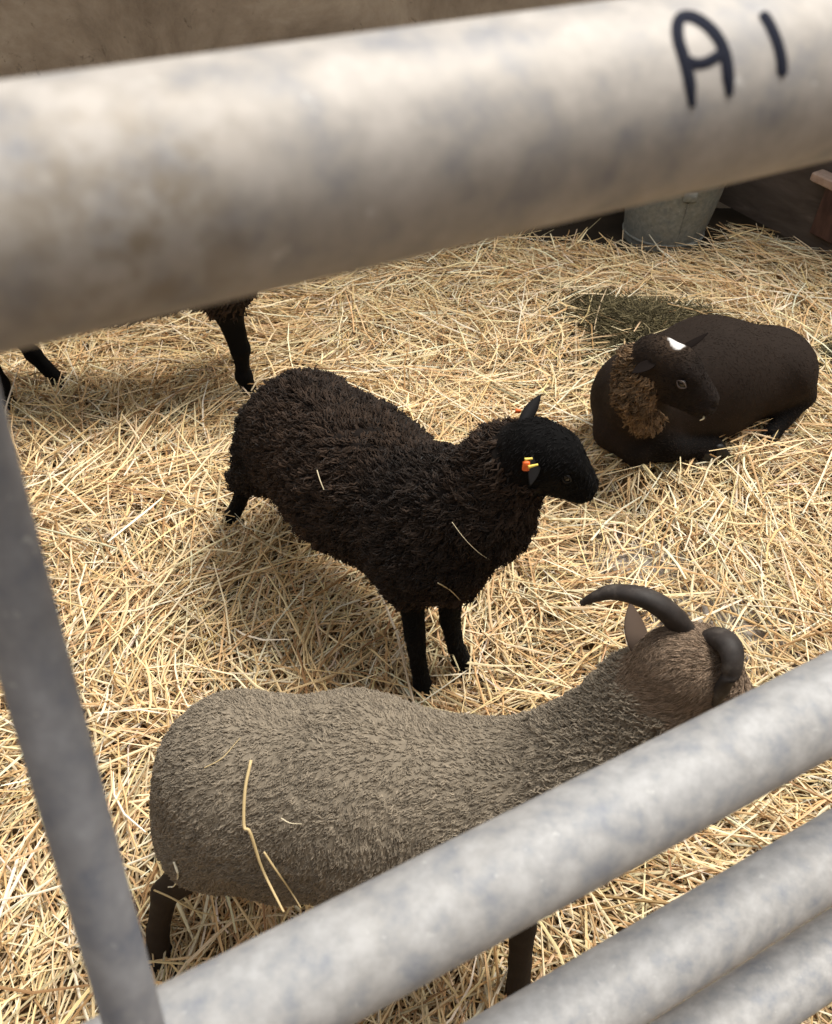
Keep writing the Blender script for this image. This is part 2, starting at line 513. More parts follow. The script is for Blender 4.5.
BARE = ((.42, .93, .13, .10), (.58, 1.12, .15, .11), (.47, 1.33, .12, .08), (.50, 1.55, .10, .06))
def thin(x, y):
    k = ~((np.abs(x-.875) < .21) & (y > 2.80))
    for bx, by, rx, ry in BARE:
        d = np.hypot((x-bx)/rx, (y-by)/ry)
        k &= ~((d < 1.1) & (rng.random(len(x)) < .72*np.clip(1.5-d, 0, 1)))
    return k
def straw_mesh(n, xr, yr, Lr, wr, zspan, palette, pw, tilt=.12, keep=None, segs=4, bend=.25, zoff=0, flowang=None):
    x = rng.uniform(*xr, n); y = rng.uniform(*yr, n)
    k = np.ones(n, bool)
    # keep what a viewer around the camera could see
    dist = (y + .25)
    k &= np.abs(x) < .45 + .56*(y+.6)
    k &= y < far_edge(x)
    if keep is not None: k &= keep(x, y)
    x, y = x[k], y[k]; n = len(x)
    L = rng.gamma(4, 1, n)/4*(Lr[1]-Lr[0]) + Lr[0]
    p = np.stack([x, y, 0*x], -1)
    a0 = vnoise(p*1.7, 70)*3.3 + .3 if flowang is None else flowang(x, y)
    ang = a0 + rng.normal(0, .75, n)
    el = rng.normal(0, tilt, n)
    lay = rng.random(n)
    z = bed_h(x, y) + .004 + zspan*lay**1.3 + zoff
    d = np.stack([np.cos(ang)*np.cos(el), np.sin(ang)*np.cos(el), np.sin(el)], -1)
    side = np.stack([-np.sin(ang), np.cos(ang), 0*ang], -1)
    S = np.linspace(-.5, .5, segs)
    cv = rng.normal(0, bend, n)*L
    kink = (rng.random(n) < .22)*rng.normal(0, .5, n)*L
    kp = rng.uniform(-.3, .3, n)
    P = np.zeros((n, segs, 3))
    for i, s in enumerate(S):
        q = np.stack([x, y, z], -1) + d*(L*s)[:, None] + side*(cv*(s*s)*1.0 + kink*np.maximum(s-kp, 0))[:, None]
        q[:, 2] += rng.normal(0, .0015, n) - .3*L*s*s*rng.random(n)*.25
        P[:, i] = q
    P[:, :, 2] = np.maximum(P[:, :, 2], (bed_h(P[:, :, 0].ravel(), P[:, :, 1].ravel())*.8 + .001).reshape(n, segs))
    w = rng.uniform(*wr, n)
    R_ = np.repeat(w[:, None]/2, segs, 1); R_[:, -1] *= .5; R_[:, 0] *= .7
    roll = rng.normal(0, .5, n)
    ref = unit(side*1.0 + np.stack([0*x, 0*x, roll], -1))[:, None, :]
    # flattened stalk: wide across, thin in height
    Vt, Ft = tubes(P, R_, 4, 1.0, ref=ref)
    # flatten: squash the U direction
    Vr = Vt.reshape(n, segs, 4, 3); c_ = P[:, :, None, :]
    T = unit(np.gradient(P, axis=1)); U = unit(np.cross(T, ref))[:, :, None, :]
    dd = Vr - c_; comp = (dd*U).sum(-1, keepdims=True)
    Vr = c_ + dd - comp*U*rng.uniform(.35, .8, n)[:, None, None, None]
    palette = np.array(palette)
    ci = rng.choice(len(palette), n, p=np.array(pw)/sum(pw))
    c = palette[ci]*rng.uniform(.78, 1.12, (n, 1))*(1 + rng.normal(0, .03, (n, 3)))
    patch = vnoise(p*1.3 + 3, 80)*.5+.5
    c = c*(1 - .16*patch[:, None]*np.array([.8, 1., 1.2]))
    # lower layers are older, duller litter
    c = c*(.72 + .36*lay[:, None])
    return Vr.reshape(-1, 3), Ft, np.repeat(np.clip(c, 0, .95), segs*4, 0)

GOLD = [(.86, .65, .35), (.93, .78, .50), (.72, .48, .235), (.97, .88, .67), (.40, .235, .10), (.66, .54, .33)]
PW = [.30, .24, .19, .10, .08, .09]
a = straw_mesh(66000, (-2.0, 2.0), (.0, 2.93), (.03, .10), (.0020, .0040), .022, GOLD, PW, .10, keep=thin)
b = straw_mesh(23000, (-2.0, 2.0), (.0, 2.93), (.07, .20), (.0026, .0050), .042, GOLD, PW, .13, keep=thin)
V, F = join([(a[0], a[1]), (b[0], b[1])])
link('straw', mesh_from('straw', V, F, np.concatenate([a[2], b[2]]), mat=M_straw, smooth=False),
     label='loose golden straw stalks bedding the whole pen', cat='straw', kind='stuff')

# dark hay heap behind the lying sheep, a little more at its tail
def hay_heap(label, cx, cy, rx, ry, hh, n, pal):
    t = np.minimum(np.abs(rng.normal(0, .52, n)), 1.25); ph = rng.random(n)*6.283
    wob = 1 + .3*np.sin(ph*3+1)*.5
    x = cx + rx*t*np.cos(ph)*wob; y = cy + ry*t*np.sin(ph)*wob
    z = bed_h(x, y) + .012 + hh*np.clip(1-t*t, 0, 1)*rng.random(n)**.5
    L = rng.uniform(.03, .09, n); ang = rng.random(n)*6.283; el = rng.normal(0, .25, n)
    d = np.stack([np.cos(ang)*np.cos(el), np.sin(ang)*np.cos(el), np.sin(el)], -1)
    sd = np.stack([-np.sin(ang), np.cos(ang), 0*ang], -1)
    cv = rng.normal(0, .5, n)*L
    P = np.stack([np.stack([x, y, z], -1) + d*(L*s)[:, None] + sd*(cv*s*s)[:, None] for s in np.linspace(-.5, .5, 4)], 1)
    P[:, :, 2] = np.maximum(P[:, :, 2], .004)
    Vt, Ft = tubes(P, np.full((n, 4), .0009)*rng.uniform(.7, 1.5, (n, 1)), 3)
    pal = np.array(pal); c = pal[rng.integers(0, len(pal), n)]*rng.uniform(.6, 1.2, (n, 1))
    link('hay', mesh_from('hay', Vt, Ft, np.repeat(c, 12, 0), mat=M_hay), label=label, cat='hay', kind='stuff')
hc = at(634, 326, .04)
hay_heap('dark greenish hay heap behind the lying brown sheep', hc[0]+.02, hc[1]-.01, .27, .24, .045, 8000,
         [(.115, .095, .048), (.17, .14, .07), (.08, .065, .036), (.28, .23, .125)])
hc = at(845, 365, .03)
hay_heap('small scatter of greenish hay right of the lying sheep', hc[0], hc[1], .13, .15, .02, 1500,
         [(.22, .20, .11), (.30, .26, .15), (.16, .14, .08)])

# ------------------------------------------------------------------ gate
Dg = np.array([.8881587, .45953404, 0.0]); Dg /= np.linalg.norm(Dg)
rail_pts = [np.array(p) for p in ((-.0835, .1616, 1.2788), (-.0667, .1303, .9582), (-.0534, .1051, .7985), (-.0399, .0795, .6817))]
RAD = .024
gate = empty('gate', (*(rail_pts[1][:2] + Dg[:2]*.3), 0), 'galvanised tubular steel gate with four thick rails in the foreground', 'gate')
def cyl(p0, p1, r, sides=48, n=24, dent=0):
    p0, p1 = np.array(p0), np.array(p1)
    P = np.array([p0 + (p1-p0)*t for t in np.linspace(0, 1, n)])
    ref = np.array([0, 0, 1.]) if abs(unit(p1-p0)[2]) < .9 else np.array([1., 0, 0])
    V, F = tubes(P[None], np.full((1, n), r), sides, 1, ref=ref[None, None])
    return V, [F, np.array([list(range(sides))[::-1], [(n-1)*sides+k for k in range(sides)]])]
rail_labels = ['thick top rail with brown stains and marker writing', 'second rail, clean pale steel', 'third rail, pale steel with a glossy streak', 'fourth rail, pale steel with yellowish tinge']
for i, p in enumerate(rail_pts):
    part('rail', mesh_from('rail', *cyl(p - Dg*1.1, p + Dg*1.9, RAD), mat=M_rail_top if i in (0,) else M_rail), gate, rail_labels[i])
# end posts standing on the floor, outside the picture
for s in (-1.1, 1.9):
    top = rail_pts[0] + Dg*s; bot = rail_pts[3] + Dg*s
    step = (rail_pts[1]-rail_pts[3]); dirn = unit(rail_pts[0] - rail_pts[3])
    q = top - dirn*(top[2]/dirn[2])
    part('post', mesh_from('post', *cyl(top + dirn*.03, q, .02), mat=M_rail), gate)
# slanting brace, solved from its two outlines: passes on the near side of the second rail
def uray(px, py): return unit(ray(px, py))
nl = unit(np.cross(uray(0, 659), uray(109, 1024))); nr = unit(np.cross(uray(66, 640), uray(161, 1000)))
bd = unit(np.cross(nl, nr)); 
mid = uray(80, 830)
def brace_pt(px, py, dep):
    return _C + ray(px, py)*dep
b0 = brace_pt(131, 1012, .288); b1 = brace_pt(30, 650, .236)
bdir = unit(b1-b0)
part('brace', mesh_from('brace', *cyl(b0 - bdir*.35, b1 + bdir*.14, .0093), mat=M_brace), gate, 'thinner slanting grey brace tube')
# marker writing on the top rail
def on_rail(px, py):
    v = unit(ray(px, py)); p = rail_pts[0]
    w = _C - p
    vd = v - (v@Dg)*Dg; wd = w - (w@Dg)*Dg
    A = vd@vd; B = 2*vd@wd; Cc = wd@wd - (RAD+.00012)**2
    t = (-B - math.sqrt(max(B*B-4*A*Cc, 0)))/(2*A)
    q = _C + v*t
    n = q - p; n -= (n@Dg)*Dg
    return q, unit(n)
def stroke(pix, w):
    pts = catmull([(*p, 0) for p in pix], 28)
    L = []
    for i, (x, y, _) in enumerate(pts):
        t = pts[min(i+1, len(pts)-1)] - pts[max(i-1, 0)]; t = t/np.linalg.norm(t)
        nx, ny = -t[1], t[0]
        e = min(i, len(pts)-1-i); ww = w*min(1, .55+.25*e)
        for off, lift_ in ((-1, 0), (-.5, .00025), (0, .0003), (.5, .00025), (1, 0)):
            q, n = on_rail(x + nx*ww/2*off, y + ny*ww/2*off)
            L.append(q + n*lift_)
    V = np.array(L); k = np.arange(27)[:, None]*5 + np.arange(4)[None]
    return V, np.stack([k, k+1, k+6, k+5], -1).reshape(-1, 4)
ax_, ay_ = 650, 0; sc_ = 182/832
def z(pts): return [(ax_+x*sc_, ay_+y*sc_) for x, y in pts]
A1 = stroke(z([(195, 490), (180, 360), (155, 260), (130, 180), (127, 110), (150, 75), (200, 78), (255, 110), (310, 170), (345, 250), (358, 340), (365, 440)]), 12.5)
A2 = stroke(z([(165, 275), (215, 292), (270, 280), (335, 240)]), 11.5)
part('marker_letter', mesh_from('marker_letter', *join([A1, A2]), mat=M_ink), gate, 'hand-drawn black letter A')
part('marker_numeral', mesh_from('marker_numeral', *stroke(z([(512, 55), (550, 115), (582, 190), (602, 270), (606, 350)]), 11.5), mat=M_ink), gate, 'hand-drawn black numeral 1')

# ------------------------------------------------------------------ bucket
bc_ = at(661, 234, .02); bc_[2] = .0
bc_[1] = 2.965; bc_[0] = .875
bk = empty('bucket', bc_, 'dented grey galvanised bucket by the back wall', 'bucket')
def lathe(prof, c, seg=48, lean=(0, 0), wob=0):
    rings = []
    for r, z_ in prof:
        a = np.arange(seg)*2*np.pi/seg
        rr = r*(1 + wob*np.sin(3*a+z_*20))
        rings.append(np.stack([c[0]+rr*np.cos(a)+lean[0]*z_, c[1]+rr*np.sin(a)+lean[1]*z_, c[2]+np.full(seg, z_)], -1))
    return loft(rings)
RB, RT, HB = .134, .170, .245
prof = [(RB-.01, .004), (RB, .0), (RB+.003, .006), (RB+.001, .014)]
for t in np.linspace(.1, 1, 12): prof.append((RB + (RT-RB)*t, HB*t))
prof += [(RT-.004, HB)]
for t in np.linspace(1, .1, 12): prof.append((RB + (RT-RB)*t - .004, HB*t))
prof += [(RB-.02, .02)]
part('bucket_body', mesh_from('bucket_body', *lathe(prof, bc_, 64, (.05, 0), .008), mat=M_bucket), bk)
a = np.linspace(0, 2*np.pi, 65)
rimP = np.stack([bc_[0]+(RT+.001)*np.cos(a)+.05*HB, bc_[1]+(RT+.001)*np.sin(a), np.full(65, HB)], -1)
part('rim', mesh_from('rim', *tubes(rimP[None], np.full((1, 65), .005), 10, ref=np.array([[[0, 0, 1.]]])), mat=M_bucket), bk)
beadP = np.stack([bc_[0]+(RB+.004)*np.cos(a)+.002, bc_[1]+(RB+.004)*np.sin(a), np.full(65, .03)], -1)
part('base_bead', mesh_from('base_bead', *tubes(beadP[None], np.full((1, 65), .005), 10, ref=np.array([[[0, 0, 1.]]])), mat=M_bucket), bk)
# lug, side seam and fallen wire handle
lugc = bc_ + np.array([.02, -RT-.001, HB-.03])
part('handle_lug', mesh_from('handle_lug', *bevel_box(lugc, (.045, .008, .035), .003), mat=M_bucket), bk)
part('seam', mesh_from('seam', *smooth_tube([bc_+np.array([.012+.0, -RB-.001, .02]), bc_+np.array([.02, -(RB+RT)/2-.001, .12]), bc_+np.array([.022, -RT+.001, HB-.02])], [.003, .003, .003], 12, 8), mat=M_bucket), bk)
hp = [bc_ + np.array([.012+.17*math.sin(t), -.17*math.cos(t), HB+.012-.10*math.sin(t)*math.sin(t)*0+.012*math.sin(t)]) for t in np.linspace(0, math.pi, 14)]
part('bucket_handle', mesh_from('bucket_handle', *smooth_tube(hp, [.003]*2, 60, 8), mat=M_bucket), bk)

# ------------------------------------------------------------------ dark board leaning at right
bl = at(716, 200, .07); bl[2] = .07
br = at(832, 264, .03); br = br + (br - bl)*1.1; br[2] = -.0 + .002
u = unit(br-bl); 
hn = unit(np.array([u[1], -u[0], 0]))            # faces the pen
if hn[1] > 0: hn = -hn
lean = unit(np.array([0, 0, 1.]) - hn*.16)
thk = -hn*.018
bdo = empty('board', ((bl[0]+br[0])/2, (bl[1]+br[1])/2, 0), 'dark brown board leaning in the corner right of the bucket', 'board')
V, F = loft([np.array([bl, br, br+lean*.72, bl+lean*.66]), np.array([bl, br, br+lean*.72, bl+lean*.66]) + thk])
part('panel', mesh_from('panel', V, F, smooth=False, mat=M_board), bdo)
def on_board(px, py):
    v = unit(ray(px, py)); n = unit(np.cross(u, lean)); return _C + v*(((bl - _C)@n)/(v@n))
q0 = on_board(824, 178); q1 = on_board(824, 232)
Rm = np.stack([u, hn, unit(np.cross(u, hn))*np.sign(np.cross(u, hn)[2])], 1)
hb = np.linalg.norm(q0-q1)
part('batten', mesh_from('batten', *bevel_box((q0+q1)/2 + u*.055 + hn*.02, (.10, .04, hb), .004, Rm), smooth=False, mat=M_rust), bdo, 'reddish brown batten fixed to the board')
part('batten_cap', mesh_from('batten_cap', *bevel_box(q0 + u*.05 + hn*.028 + np.array([0, 0, .012]), (.13, .056, .028), .004, Rm), smooth=False, mat=M_pale), bdo, 'pale cut end on top of the batten')

# ------------------------------------------------------------------ animals
UP = np.array([0, 0, 1.])
BULK = [1.0]
def head_frame(skull, tip, roll=0.0, k=None, bulk=1.0):
    f = unit(tip - skull); s = unit(np.cross(f, UP)); u = np.cross(s, f)
    if roll:
        s, u = math.cos(roll)*s + math.sin(roll)*u, -math.sin(roll)*s + math.cos(roll)*u
    sc = k or np.linalg.norm(tip - skull)/.135
    BULK[0] = bulk
    def L(a, b, c=0.0): return skull + sc*(a*f + b*u + c*s)     # forward, up, right-hand side
    return f, u, s, sc, L
def head_prims(fr, zone, zmuz):
    f, u, s, k, L = fr
    P = [Prim(L(-.012, .0), L(.03, .004), .046*k, .043*k, .02, zone, squash=(s, .88)),
         Prim(L(.03, .0), L(.075, -.010), .040*k, .029*k, .02, zone, squash=(s, .85)),
         Prim(L(.07, -.012), L(.112, -.022), .029*k, .0225*k, .015, zmuz, squash=(s, .92)),
         Prim(L(.03, .022), L(.108, -.006), .022*k, .014*k, .02, zone),
         Prim(L(.0, -.032), L(.055, -.038), .030*k, .022*k, .02, zone, squash=(s, .8)),
         Prim(L(.055, -.038), L(.106, -.041), .020*k, .014*k, .015, zmuz),
         Prim(L(.045, .020, .022), L(.065, .016, .020), .014*k, .010*k, .012, zone),
         Prim(L(.045, .020, -.022), L(.065, .016, -.020), .014*k, .010*k, .012, zone),
         Prim(L(.108, -.028, .012), L(.116, -.022, .010), .012*k, .011*k, .01, zmuz),
         Prim(L(.108, -.028, -.012), L(.116, -.022, -.010), .012*k, .011*k, .01, zmuz)]
    for p in P:
        p.ra *= BULK[0]; p.rb *= BULK[0]
    eb = .003*(BULK[0]-1)/.2
    for q in (1, -1):
        P.append(Prim(L(.052, .004, (.041+eb)*q), L(.054, .004, (.043+eb)*q), .0095*k, .0095*k, .006, zone, -1))
        P.append(Prim(L(.132, -.014, .006*q), L(.122, -.012, .0165*q), .0035*k, .0035*k, .004, zmuz, -1))
    P.append(Prim(L(.138, -.033, 0), L(.085, -.031, .024), .0028*k, .0022*k, .004, zmuz, -1))
    P.append(Prim(L(.138, -.033, 0), L(.085, -.031, -.024), .0028*k, .0022*k, .004, zmuz, -1))
    return P
def eyes(fr, root, M, bulk=1.0):
    f, u, s, k, L = fr
    eb = .003*(bulk-1)/.2
    for q in (1, -1):
        c = L(.052, .004, (.0325+eb)*q)
        e = part('eye', mesh_from('eye', *sphere(c, .0092*k), mat=M_eye), root, 'dark glossy eye')
        lids = []
        for up_ in (1, -1):
            pts = []
            for t in np.linspace(-1, 1, 9):
                pts.append(L(.052 + .0105*t, .004 + up_*.0062*(1-t*t) - .001*t, (.0325 + eb + .0088*math.sqrt(max(0, 1-.55*t*t)))*q))
            lids.append(smooth_tube(pts, [.0010*k, .0018*k, .0010*k], 18, 8))
        part('eyelid', mesh_from('eyelid', *join(lids), mat=M), root)
def ear(base, tip, side, width, thick=.0035, cup=.35, curl=0.0):
    base, tip = np.array(base, float), np.array(tip, float)
    ax = unit(tip-base); side = unit(side - (side@ax)*ax); nn = np.cross(ax, side)
    Lh = np.linalg.norm(tip-base)
    rings = []
    for t in np.linspace(0, 1, 16):
        w = width*(.42 + 1.15*t - 1.57*t**2.1) if t < .99 else width*.02
        w = max(w, width*.03)*.5/.34*.5 if False else max(w, width*.03)
        c = base + ax*Lh*t + nn*curl*Lh*t*t
        a = np.arange(20)*2*np.pi/20
        cp = cup*(1 - .5*t)
        x = w*np.cos(a); y = thick*(1-.5*t)*np.sin(a) + cp*w*(np.cos(a)**2)
        rings.append(c + x[:, None]*side + y[:, None]*nn)
    return loft(rings)
def hoof(foot, fwd, k=1.0):
    """cloven hoof: two toes on the ground below the pastern"""
    fwd = unit(np.array([fwd[0], fwd[1], 0])); sd = np.array([-fwd[1], fwd[0], 0])
    out = []
    for q in (1, -1):
        rings = []
        for zt, fw_, w, l in ((.036, -.004, .0075, .010), (.028, .0, .010, .015), (.014, .006, .011, .020), (.003, .011, .011, .024), (.0, .011, .009, .021)):
            a = np.arange(16)*2*np.pi/16
            x = np.cos(a)*l; y = np.sin(a)*w*(1 - .35*np.clip(np.cos(a), 0, 1))
            c = foot + k*(fwd*fw_ + sd*q*.0105 + UP*zt)
            rings.append(c + k*(x[:, None]*fwd + y[:, None]*sd))
        out.append(loft(rings))
    return join(out)

def paint(V, W, cols, var=.12, s=0):
    c = W @ np.array(cols)
    n = fbm(V*30, 3, 90+s)[:, None]
    return np.clip(c*(1 + var*n), 0, 1)

# ---- black curly sheep, standing ------------------------------------------------
def black_sheep():
    rump = at(308, 435, .362); mid = at(356, 478, .340); chest = at(424, 522, .34)
    shoulder = at(444, 508, .40)
    nb = at(478, 506, .43); nt_ = at(506, 466, .515)
    skull = at(540, 452, .565); tip = at(597, 484, .510)
    fr = head_frame(skull, tip, 0, .84, 1.09)
    FL = [at(409, 578, .285), at(415, 636, .165), at(419, 667, .085), at(424, 691, .025)]
    FR = [at(451, 574, .30), at(450, 620, .165), at(456, 648, .085), at(464, 664, .035)]
    HL = [at(276, 458, .25), at(245, 487, .155), at(237, 507, .09), at(231, 518, .05)]
    off = np.array([.13, .08, 0])
    HR = [p + off*(1 if i else .8) for i, p in enumerate(HL)]
    W0, SK, HD = 0, 1, 2
    P = [Prim(rump, mid, .112, .122, .05, W0), Prim(mid, chest, .122, .112, .05, W0),
         Prim(rump + [.0, .0, -.03], rump + [-.035, .02, -.08], .090, .070, .05, W0),
         Prim(chest, chest + [.035, -.015, -.035], .092, .078, .05, W0),
         Prim(shoulder, nb, .090, .078, .05, W0), Prim(nb, nt_, .077, .055, .04, W0), Prim(nt_, skull + (nt_-skull)*.35, .052, .043, .03, W0),
         Prim(skull + (nt_-skull)*.3, skull, .044, .044, .03, HD)]
    P += head_prims(fr, HD, HD)
    for leg, wl in ((FL, .038), (FR, .038), (HL, .042), (HR, .045)):
        P += [Prim(leg[0] + [0, 0, .05], leg[0], wl*1.3, wl, .04, W0), Prim(leg[0], leg[1], wl*.66, .0180, .02, SK),
              Prim(leg[1], leg[2], .0178, .0148, .006, SK), Prim(leg[2], leg[3], .0148, .0185, .006, SK)]
    # woolly breeches on the hind leg
    P += [Prim(at(272, 425, .34), at(257, 468, .24), .050, .040, .04, W0)]
    P += [Prim(HL[0], HL[1] + [0, 0, .025], .058, .024, .03, W0), Prim(HR[0], HR[1] + [0, 0, .025], .058, .024, .03, W0)]
    return P, fr, (FL, FR, HL, HR)
fwd_b = np.array([.62, -.55, 0])

def build_sheep(root_loc, label, P, h, cols, nz=3, wool_disp=(.0, 1), relax_it=2, seed=0, body_label=None):
    root = empty('sheep', root_loc, label, 'sheep', None)
    V, F = surface(P, h)
    V = relax(V, F, relax_it, .5)
    W = zone_weights(V, P, nz)
    N = vnormals(V, F)
    amp, sc_ = wool_disp
    if amp:
        r = 1 - np.abs(vnoise(V*sc_ + 2*vnoise(V*12, 30+seed)[:, None], 31+seed))*1.6
        r = r + .4*vnoise(V*sc_*2, 33+seed)
        V = V + N*(amp*r*W[:, 0])[:, None]
    col = paint(V, W, cols, s=seed)
    return root, V, F, W, col

P, fr, legs = black_sheep()
bt = (.0028, .0025, .0025)
root, V, F, W, col = build_sheep((-.12, 1.2, 0), 'black curly sheep standing in the middle with orange and yellow ear tags', P, .0045,
                                 [(.0115, .008, .0062), bt, bt], 3, (.005, 55), 2, 1)
pt = fr[4](-.008, .045, .006)           # small pale fleck on the poll
dd = np.linalg.norm(V - at(534, 421, .60), axis=1)
dpx = V - _C
dpy = np.hypot((dpx@_R[:, 0])/-(dpx@_R[:, 2])*FPX - 118.5, (dpx@_R[:, 1])/-(dpx@_R[:, 2])*FPX - 91.0)
BODY_B = (V, F)
bmesh_b = mesh_from('body', V, F, col, mat=M_body)
part('body', bmesh_b, root)
def flow_b(p):
    d = np.tile(np.array([-.45, .40, -.75]), (len(p), 1)); d[:, 2] += .3*vnoise(p*7, 9); return d
def col_b(p, inv):
    h_ = _hash(inv, inv*5, inv*11, 3)[:, None]
    t = np.clip(fbm(p*5, 2, 12)[:, None]+.25, 0, 1)
    c = np.array([.022, .0155, .0118])*(1-t) + np.array([.048, .030, .0198])*t
    return c*(.6 + .9*h_)*rng.uniform(.75, 1.25, (len(p), 1))
a_ = locks(V, F, np.clip(W[:, 0]*1.4-.35, 0, 1), 36000, .019, .0023, flow_b, .26, .0040, 1.3, .0150, .70, colfn=col_b)
part('fleece', mesh_from('fleece', a_[0], a_[1], a_[2], mat=M_wool), root, 'curly brown-black fleece')
sk = np.clip((W[:, 1]+W[:, 2])*1.4-.4, 0, 1)
a_ = locks(V, F, sk, 9000, .006, .0006, lambda p: np.tile(np.array([-.5, .1, -.5]), (len(p), 1)), .22, .0003, 1, .012, .15, rings=3,
           colfn=lambda p, i: np.array([.006, .0052, .005])*rng.uniform(.5, 1.6, (len(p), 1)))
part('short_hair', mesh_from('short_hair', a_[0], a_[1], a_[2], mat=M_wool), root, 'short black hair of face and legs')
eyes(fr, root, plain('black eyelid', (.006, .005, .005), .7), 1.09)
f, u, s, k, L = fr
M_black = attr_mat('short black hair', .8, .15)
def ear_part(root, base, tip, side, w, mat, label=None, cup=.35, curl=0):
    V, F = ear(base, tip, side, w, cup=cup, curl=curl)
    me = mesh_from('ear', V, F, mat=mat)
    return part('ear', me, root, label)
M_blackear = plain('black ear skin', (.007, .006, .006), .75, .2)
ear_part(root, at(522, 424, .60), at(541, 394, .625), f+.3*s, .0150, M_blackear)
e2 = ear_part(root, L(-.022, .018, .036), L(-.012, -.016, .085), f-.2*u, .0165, M_blackear)
# ear tag: orange block with two yellow prongs
tg = L(-.004, -.012, .070)
tg = at(526, 466, .565); tg = tg - unit(ray(526, 466))*.035
et = part('ear_tag', mesh_from('ear_tag', *bevel_box(tg, (.010, .006, .016), .0015), mat=M_orange), root, 'orange ear tag')
for (x0, y0, x1, y1, r_) in ((524.5, 459.5, 532.5, 458.5, .0020), (528, 467, 538, 464.5, .0020)):
    dpt = np.linalg.norm(tg-_C)
    p0 = _C + unit(ray(x0, y0))*(dpt-.004); p1 = _C + unit(ray(x1, y1))*(dpt-.002)
    me = mesh_from('tag_prong', *smooth_tube([p0, (p0+p1)/2, p1], [r_*1.3, r_, r_*.8], 8, 10), mat=M_yellow)
    part('tag_prong', me, root, 'yellow prong')
pe = L(-.004, .040, -.046)
part('ear_tag', mesh_from('ear_tag', *bevel_box(at(518, 411, .60), (.008, .005, .006), .001), mat=M_orange), root, 'orange tag edge on the far ear')
for lg in legs:
    g = lg[3].copy(); g[2] = max(g[2]-.032, .004)
    part('hoof', mesh_from('hoof', *hoof(g, fwd_b, .95), mat=M_hoof), root)

# ---- far black sheep, mostly behind the top rail ---------------------------------
def far_sheep():
    f1 = at(253, 399, .035); h1 = at(9, 406, .035); h2 = at(56, 378, .035)
    fx = unit(np.array([f1[0]-h2[0], f1[1]-h2[1], 0]))
    sd = np.array([-fx[1], fx[0], 0])
    Lb = np.linalg.norm((f1-h2)[:2])
    f1u = [at(233, 318, .20) + [0, 0, 0], at(238, 345, .13)]
    FL = [f1 + UP*.25 - fx*.030, f1 + UP*.150 - fx*.014, f1 + UP*.07 - fx*.016, f1]
    f2 = f1 + sd*.13 - fx*.075
    FR = [f2 + UP*.26 - fx*.03, f2 + UP*.155 - fx*.01, f2 + UP*.07, f2]
    HL = [h1 + UP*.26 + fx*.05, h1 + UP*.16 - fx*.01, h1 + UP*.07, h1]
    HR = [h2 + UP*.27 - fx*.03, h2 + UP*.15 - fx*.09, h2 + UP*.07 - fx*.045, h2]
    hip = (HL[0] + HR[0])/2 + UP*.09; sh = (FL[0] + FR[0])/2 + UP*.09
    hip[2] = .395; sh[2] = .405
    nb = sh + fx*.10 + UP*.05; ntp = sh + fx*.2 + UP*.15
    skull = sh + fx*.235 + UP*.20; tip = skull + fx*.10 - UP*.07 - sd*.02
    fr = head_frame(skull, tip)
    P = [Prim(hip, (hip+sh)/2 - UP*.01, .115, .125, .05, 0), Prim((hip+sh)/2 - UP*.01, sh, .125, .112, .05, 0),
         Prim(sh, nb, .10, .085, .05, 0), Prim(nb, ntp, .08, .055, .04, 0), Prim(ntp, skull, .055, .045, .03, 0)]
    P += head_prims(fr, 1, 1)
    for leg in (FL, FR, HL, HR):
        P += [Prim(leg[0] + UP*.05, leg[0] + UP*.02, .055, .036, .04, 0), Prim(leg[0], leg[1], .034, .024, .02, 1), Prim(leg[1], leg[1], .025, .025, .01, 1),
              Prim(leg[1], leg[2], .0215, .018, .01, 1), Prim(leg[2], leg[2], .022, .022, .01, 1), Prim(leg[2], leg[3], .020, .020, .01, 1)]
    return P, fr, (FL, FR, HL, HR), fx
P, fr, legs, fx = far_sheep()
c0 = (legs[0][3] + legs[3][3])/2
root, V, F, W, col = build_sheep((c0[0], c0[1], 0), 'black sheep at back left, only its legs showing under the top rail', P, .006, [(.012, .009, .007), bt, bt], 3, (.004, 55), 2, 2)
part('body', mesh_from('body', V, F, col, mat=M_body), root)
a_ = locks(V, F, np.clip(W[:, 0]*1.4-.35, 0, 1), 5000, .022, .0036, lambda p: np.tile([-.5, 0, -.75], (len(p), 1)), .3, .003, 1.5, .014, .6, colfn=col_b)
part('fleece', mesh_from('fleece', a_[0], a_[1], a_[2], mat=M_wool), root)
eyes(fr, root, plain('black eyelid', (.012, .010, .009), .5))
f, u, s, k, L = fr
for q in (1, -1):
    ear_part(root, L(-.018, .018, .034*q), L(-.03, .03, .085*q), f, .016, M_blackear)
for lg in legs:
    g = lg[3].copy(); g[2] = .004
    part('hoof', mesh_from('hoof', *hoof(g, fx, 1), mat=M_hoof), root)

